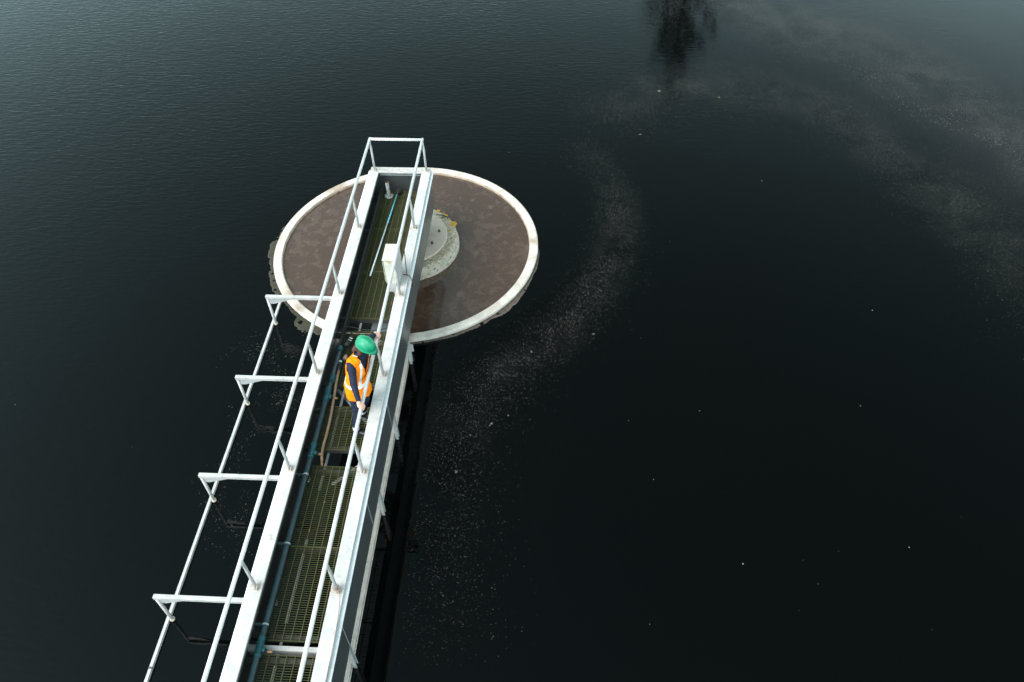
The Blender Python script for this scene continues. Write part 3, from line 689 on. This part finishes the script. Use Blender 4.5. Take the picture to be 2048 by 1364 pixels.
# ================================================================== FLOATING SCUM
def raft(name, a0, a1, wfun, mat, label_kind='stuff', step=.35, seed=0):
    b = MB(); v = []; f = []; n = int(abs(a1-a0)/step); cols = 7
    for i in range(n+1):
        a = R_(a0+(a1-a0)*i/n); ed = min(1, i/6, (n-i)/6)
        wd = max(.004, wfun(math.degrees(a))*ed*(.62+.50*mnoise.noise(Vector((math.cos(a)*6+seed, math.sin(a)*6, .3)))+.15*mnoise.noise(Vector((math.cos(a)*60+seed, math.sin(a)*60, .3)))+.22*mnoise.noise(Vector((math.cos(a)*15, math.sin(a)*15+seed, 1.7)))))
        for k in range(cols):
            r = RO-.02+(wd+.02)*k/(cols-1); zz = .012 if k < cols-1 else .001
            v.append(Vector((TC.x+r*math.cos(a), TC.y+r*math.sin(a), zz+.004*mnoise.noise(Vector((r*9, a*30, 0))))))
    for i in range(n):
        for k in range(cols-1):
            q = (i*cols+k, (i+1)*cols+k, (i+1)*cols+k+1, i*cols+k+1)
            c = (v[q[0]]+v[q[2]])/2
            if k > 1 and mnoise.noise(Vector((c.x*8, c.y*8, seed+4.))) > .40: continue
            f.append(q)
    b.add(v, f, 0, True); o = b.build(name, mat, fix=False); return o
tag(raft('floating_scum', 134, 232, lambda a: .20*math.exp(-((a-188)/26)**2)+.04, 'scum_green', seed=2), 'green-brown scum clinging to the outside of the concrete ring', 'scum', kind='stuff')
tag(raft('floating_scum', -100, 2, lambda a: .035+.085*math.exp(-((a+42)/24)**2), 'scum_brown', seed=9), 'thin ragged brown scum edge drifting off the ring beside the bridge', 'scum', kind='stuff')
tag(raft('floating_scum', 228, 262, lambda a: .24*math.exp(-((a-236)/11)**2)+.04, 'scum_green', seed=5), 'greenish scum patch between the ring and the left baffle', 'scum', kind='stuff')
def film_mat():
    m = bpy.data.materials.new('film'); MATS['film'] = m; t, b = nodes_of(m)
    pos = coords(t, True); at = N(t, 'ShaderNodeAttribute', attribute_name='thick')
    b.inputs['Base Color'].default_value = (.26, .235, .21, 1); b.inputs['Roughness'].default_value = .7; b.inputs['Specular IOR Level'].default_value = .2
    r1 = ramp(t, [(.36, (0, 0, 0)), (.72, (1, 1, 1))]); t.links.new(noise(t, pos, 1.1, 6, .62, .6), r1.inputs[0])
    r2 = ramp(t, [(.47, (.03,)*3), (.66, (1, 1, 1))]); t.links.new(noise(t, pos, 34, 6, .8), r2.inputs[0])
    a = mathn(t, 'MULTIPLY', mathn(t, 'MULTIPLY', r1.outputs[0], r2.outputs[0]), at.outputs['Fac'])
    t.links.new(mathn(t, 'MULTIPLY', a, .5, clamp=True), b.inputs['Alpha'])
film_mat()
def veil(poly, widths, label, amount):
    pts = smooth_path([Vector((a*U, c*U, 0)) for a, c in poly], 10); V = []; Fc = []; A = []; cols = 9; m = len(pts)-1
    for i, p in enumerate(pts):
        d = (pts[min(i+1, m)]-pts[max(i-1, 0)]).normalized(); sd = Vector((-d.y, d.x, 0)); wi = i/m*(len(widths)-1); k = min(int(wi), len(widths)-2); wd = (widths[k]+(widths[k+1]-widths[k])*(wi-k))*U
        for j in range(cols):
            q = j/(cols-1)*2-1; x = p+sd*q*wd; V.append((x.x, x.y, .004)); ed = (1-q*q)**1.6*min(1, i/8, (m-i)/8)
            A.append(0 if inside_things(x.x, x.y) else ed*amount)
    for i in range(m):
        for j in range(cols-1): Fc.append((i*cols+j, i*cols+j+1, (i+1)*cols+j+1, (i+1)*cols+j))
    me = bpy.data.meshes.new('scum_film'); me.from_pydata(V, [], Fc); me.materials.append(MATS['film'])
    at = me.attributes.new('thick', 'FLOAT', 'POINT'); at.data.foreach_set('value', A); me.update()
    o = bpy.data.objects.new('scum_film', me); COL.objects.link(o); tag(o, label, 'scum', kind='stuff')
# flecks
def flecks(name, pts, mat, label):
    b = MB(); V = []; Fc = []
    for (x, y, sz) in pts:
        o = len(V); a = rnd.random()*6.28; k = rnd.choice((3, 4, 4, 5)); el = .45+.55*rnd.random()
        z = .006+.004*rnd.random()
        for j in range(k):
            t = j/k*6.28; r = sz*(.6+.7*rnd.random()); dx, dy = r*math.cos(t), r*el*math.sin(t)
            V.append((x+dx*math.cos(a)-dy*math.sin(a), y+dx*math.sin(a)+dy*math.cos(a), z))
        Fc.append(list(range(o, o+k)))
    me = bpy.data.meshes.new(name); me.from_pydata(V, [], Fc); me.materials.append(MATS[mat]); me.update()
    o = bpy.data.objects.new(name, me); COL.objects.link(o); return tag(o, label, 'scum', kind='stuff')
def inside_things(x, y):
    d = math.hypot(x-TC.x, y-TC.y)
    return d < RO+.03 or d > TR-.2
def band(poly, widths, n, smin, smax, clump=.0, lo=-.2):
    pts = [Vector((a*U, c*U, 0)) for a, c in poly]; ln = [(pts[i+1]-pts[i]).length for i in range(len(pts)-1)]; tot = sum(ln); out = []
    cum = 0; tries = 0
    path = smooth_path(pts, 8); m = len(path)-1
    while len(out) < n and tries < n*12:
        tries += 1
        t = rnd.random()**1.25*m; i = int(t); p = path[i].lerp(path[i+1], t-i); d = (path[i+1]-path[i]).normalized()
        wi = t/m*(len(widths)-1); k = min(int(wi), len(widths)-2); wd = (widths[k]+(widths[k+1]-widths[k])*(wi-k))*U
        q = p+Vector((-d.y, d.x, 0))*rnd.gauss(0, wd*.5)+d*rnd.gauss(0, .35)
        if inside_things(q.x, q.y): continue
        if .0 < q.x < .60*U and q.y < -1.9*U: continue
        if clump:
            nn = mnoise.noise(Vector((q.x*1.1, q.y*1.1, 3)))+.6*mnoise.noise(Vector((q.x*4, q.y*4, 9)))
            if nn < lo+rnd.random()*clump: continue
        out.append((q.x, q.y, smin+(smax-smin)*rnd.random()**2.5))
    return out
main = [(2.1, 1.9), (2.55, .7), (2.35, -.6), (1.9, -1.5), (1.23, -2.23), (.85, -2.89), (.76, -3.5), (.84, -4.1), (.95, -4.9)]
flecks('floating_fleck', band(main[1:6], [.22, .24, .26, .30, .34], 3800, .0025, .007, .5, -.65) + band(main[3:], [.3, .34, .40, .42, .45], 1100, .003, .0075, .5, -.55), 'fleck', 'arc of pale scum flecks curling round the ring')
flecks('floating_fleck', band(main, [.4, .42, .44, .5, .6, .6, .6, .65], 8500, .003, .008, .5, -.6), 'fleck_dim', 'faint brown scum specks spread round the pale arc')
veil(main[:7], [.25, .36, .38, .38, .42, .45, .4], 'thin grey film curling with the pale flecks round the ring', .26)
B = [(3.6, 6.6), (5.4, 5.7), (6.76, 4.6), (7.6, 3.3), (8.2, 2.0), (8.4, .4)]
Cc = [(2.4, 2.6), (3.4, 3.5), (4.6, 3.5), (5.6, 2.95), (6.25, 1.7), (6.9, .4), (7.3, -1.4)]
flecks('floating_fleck', band(B, [1.3, 1.3, 1.1, .9, .9], 30000, .004, .009, .6, -.7) + band(Cc, [.8, .9, .8, .8, .9], 15000, .004, .008, .6, -.75), 'fleck_dim', 'wide veils of fine scum drifting on the far water')
veil([(4.4, 6.9)]+B[1:]+[(8.4, -.6)], [.9, 1.2, 1.1, .9, .8, .7], 'pale film curving across the far water towards the tank edge', .70)
veil(Cc, [.4, .7, .8, .7, .7, .8, .7], 'faint inner film curve on the far water', .32)
flecks('floating_fleck', band([(6.2, 3.9), (6.9, 3.0), (7.4, 2.4), (7.9, 1.6)], [.28, .3, .3, .3], 500, .006, .016, .6), 'fleck', 'brighter scum streak on the far right water')
flecks('floating_fleck', band([(-1.2, -1.9), (-1.0, -2.4), (-.95, -3.0), (-1.05, -3.6), (-.9, -4.4)], [.5, .45, .4, .35, .3], 1100, .003, .010, .8), 'fleck_dim', 'scum specks trapped between the bridge and the left baffle')
sp = []
while len(sp) < 150:
    x, y = rnd.uniform(-9, 11)*U, rnd.uniform(-6, 7)*U
    if inside_things(x, y) or abs(x) < .6: continue
    if x < 0 and rnd.random() < .8: continue
    sp.append((x, y, (.004+.010*rnd.random()**4)))
flecks('floating_fleck', sp, 'fleck_pale', 'scattered single pale specks on the open dark water')
sp = []
for (x, y, s_) in ((1.19, -2.85, .02), (.90, -3.42, .024), (1.55, -1.9, .016), (2.2, -1.62, .018), (2.9, 2.2, .03), (3.25, 3.35, .04), (1.35, -2.75, .012), (1.0, -3.0, .013), (4.1, 3.2, .03)):
    for k in range(5): sp.append((x*U+rnd.gauss(0, s_*.5), y*U+rnd.gauss(0, s_*.5), s_*.7))
flecks('scum_clump', sp, 'fleck', 'small tan scum clumps afloat near the arc of flecks')
# ================================================================== FAR TREE (seen mirrored in the water)
def make_tree(base, H_, label):
    root = thing('bare_tree', base, label, 'tree'); r = random.Random(5)
    tr = MB(); tp = [base+Vector((.25*math.sin(i*.9), .2*math.cos(i*1.3), H_*i/12)) for i in range(13)]
    tr.tube(tp, [.34*(1-i/12.6)+.02 for i in range(13)], 10); tr.build('trunk', 'bark', root)
    br_ = MB(); tips = []
    def branch(p, d, ln, rad_, lev):
        q = p; pts = [p]; n = 4
        for i in range(n):
            d = (d+Vector((r.gauss(0, .14), r.gauss(0, .14), r.gauss(.07, .10)))).normalized(); q = q+d*ln/n; pts.append(q)
        br_.tube(pts, [rad_*(1-i/n*.75) for i in range(n+1)], 5 if lev < 2 else 3, cap=False)
        if lev < 3:
            for i in range(1, n+1):
                for k in range(2):
                    nd = (d+Vector((r.gauss(0, .55), r.gauss(0, .55), r.gauss(.25, .3)))).normalized(); branch(pts[i], nd, ln*(.34+.2*r.random()), max(.009, rad_*.45), lev+1)
        else: tips.append(q)
    for i in range(34):
        h = H_*(.36+.62*(i/34)); a = i*2.4; k = (1-(h/H_))
        ln = (1.3+5.2*min(1, k*2.2))*(.75+.4*r.random())
        t = h/H_*12; j = min(int(t), 11); p = tp[j].lerp(tp[j+1], t-j)
        branch(p, Vector((math.cos(a), math.sin(a), .9)).normalized(), ln*.55, .03+.07*k, 0 if k > .2 else 1)
    br_.build('limbs', 'bark', root, fix=False)
    lf = MB(); V = []; Fc = []
    for q in tips:
        for k in range(1):
            c = q+Vector((r.gauss(0, .16), r.gauss(0, .16), r.gauss(0, .16))); a = Vector((r.gauss(0, 1), r.gauss(0, 1), r.gauss(0, 1))).normalized(); e = a.orthogonal().normalized()
            o = len(V); s_ = .05+.05*r.random(); V += [c+a*s_, c+e*s_*.6, c-a*s_, c-e*s_*.6]; Fc.append((o, o+1, o+2, o+3))
    lf.add(V, Fc); lf.build('crown', 'leaf', root, fix=False)
make_tree(P(7.15, 28.4, ZW)+Vector((0, 0, .35)), 24.8, 'tall dark bare tree beyond the tank, mirrored in the water')
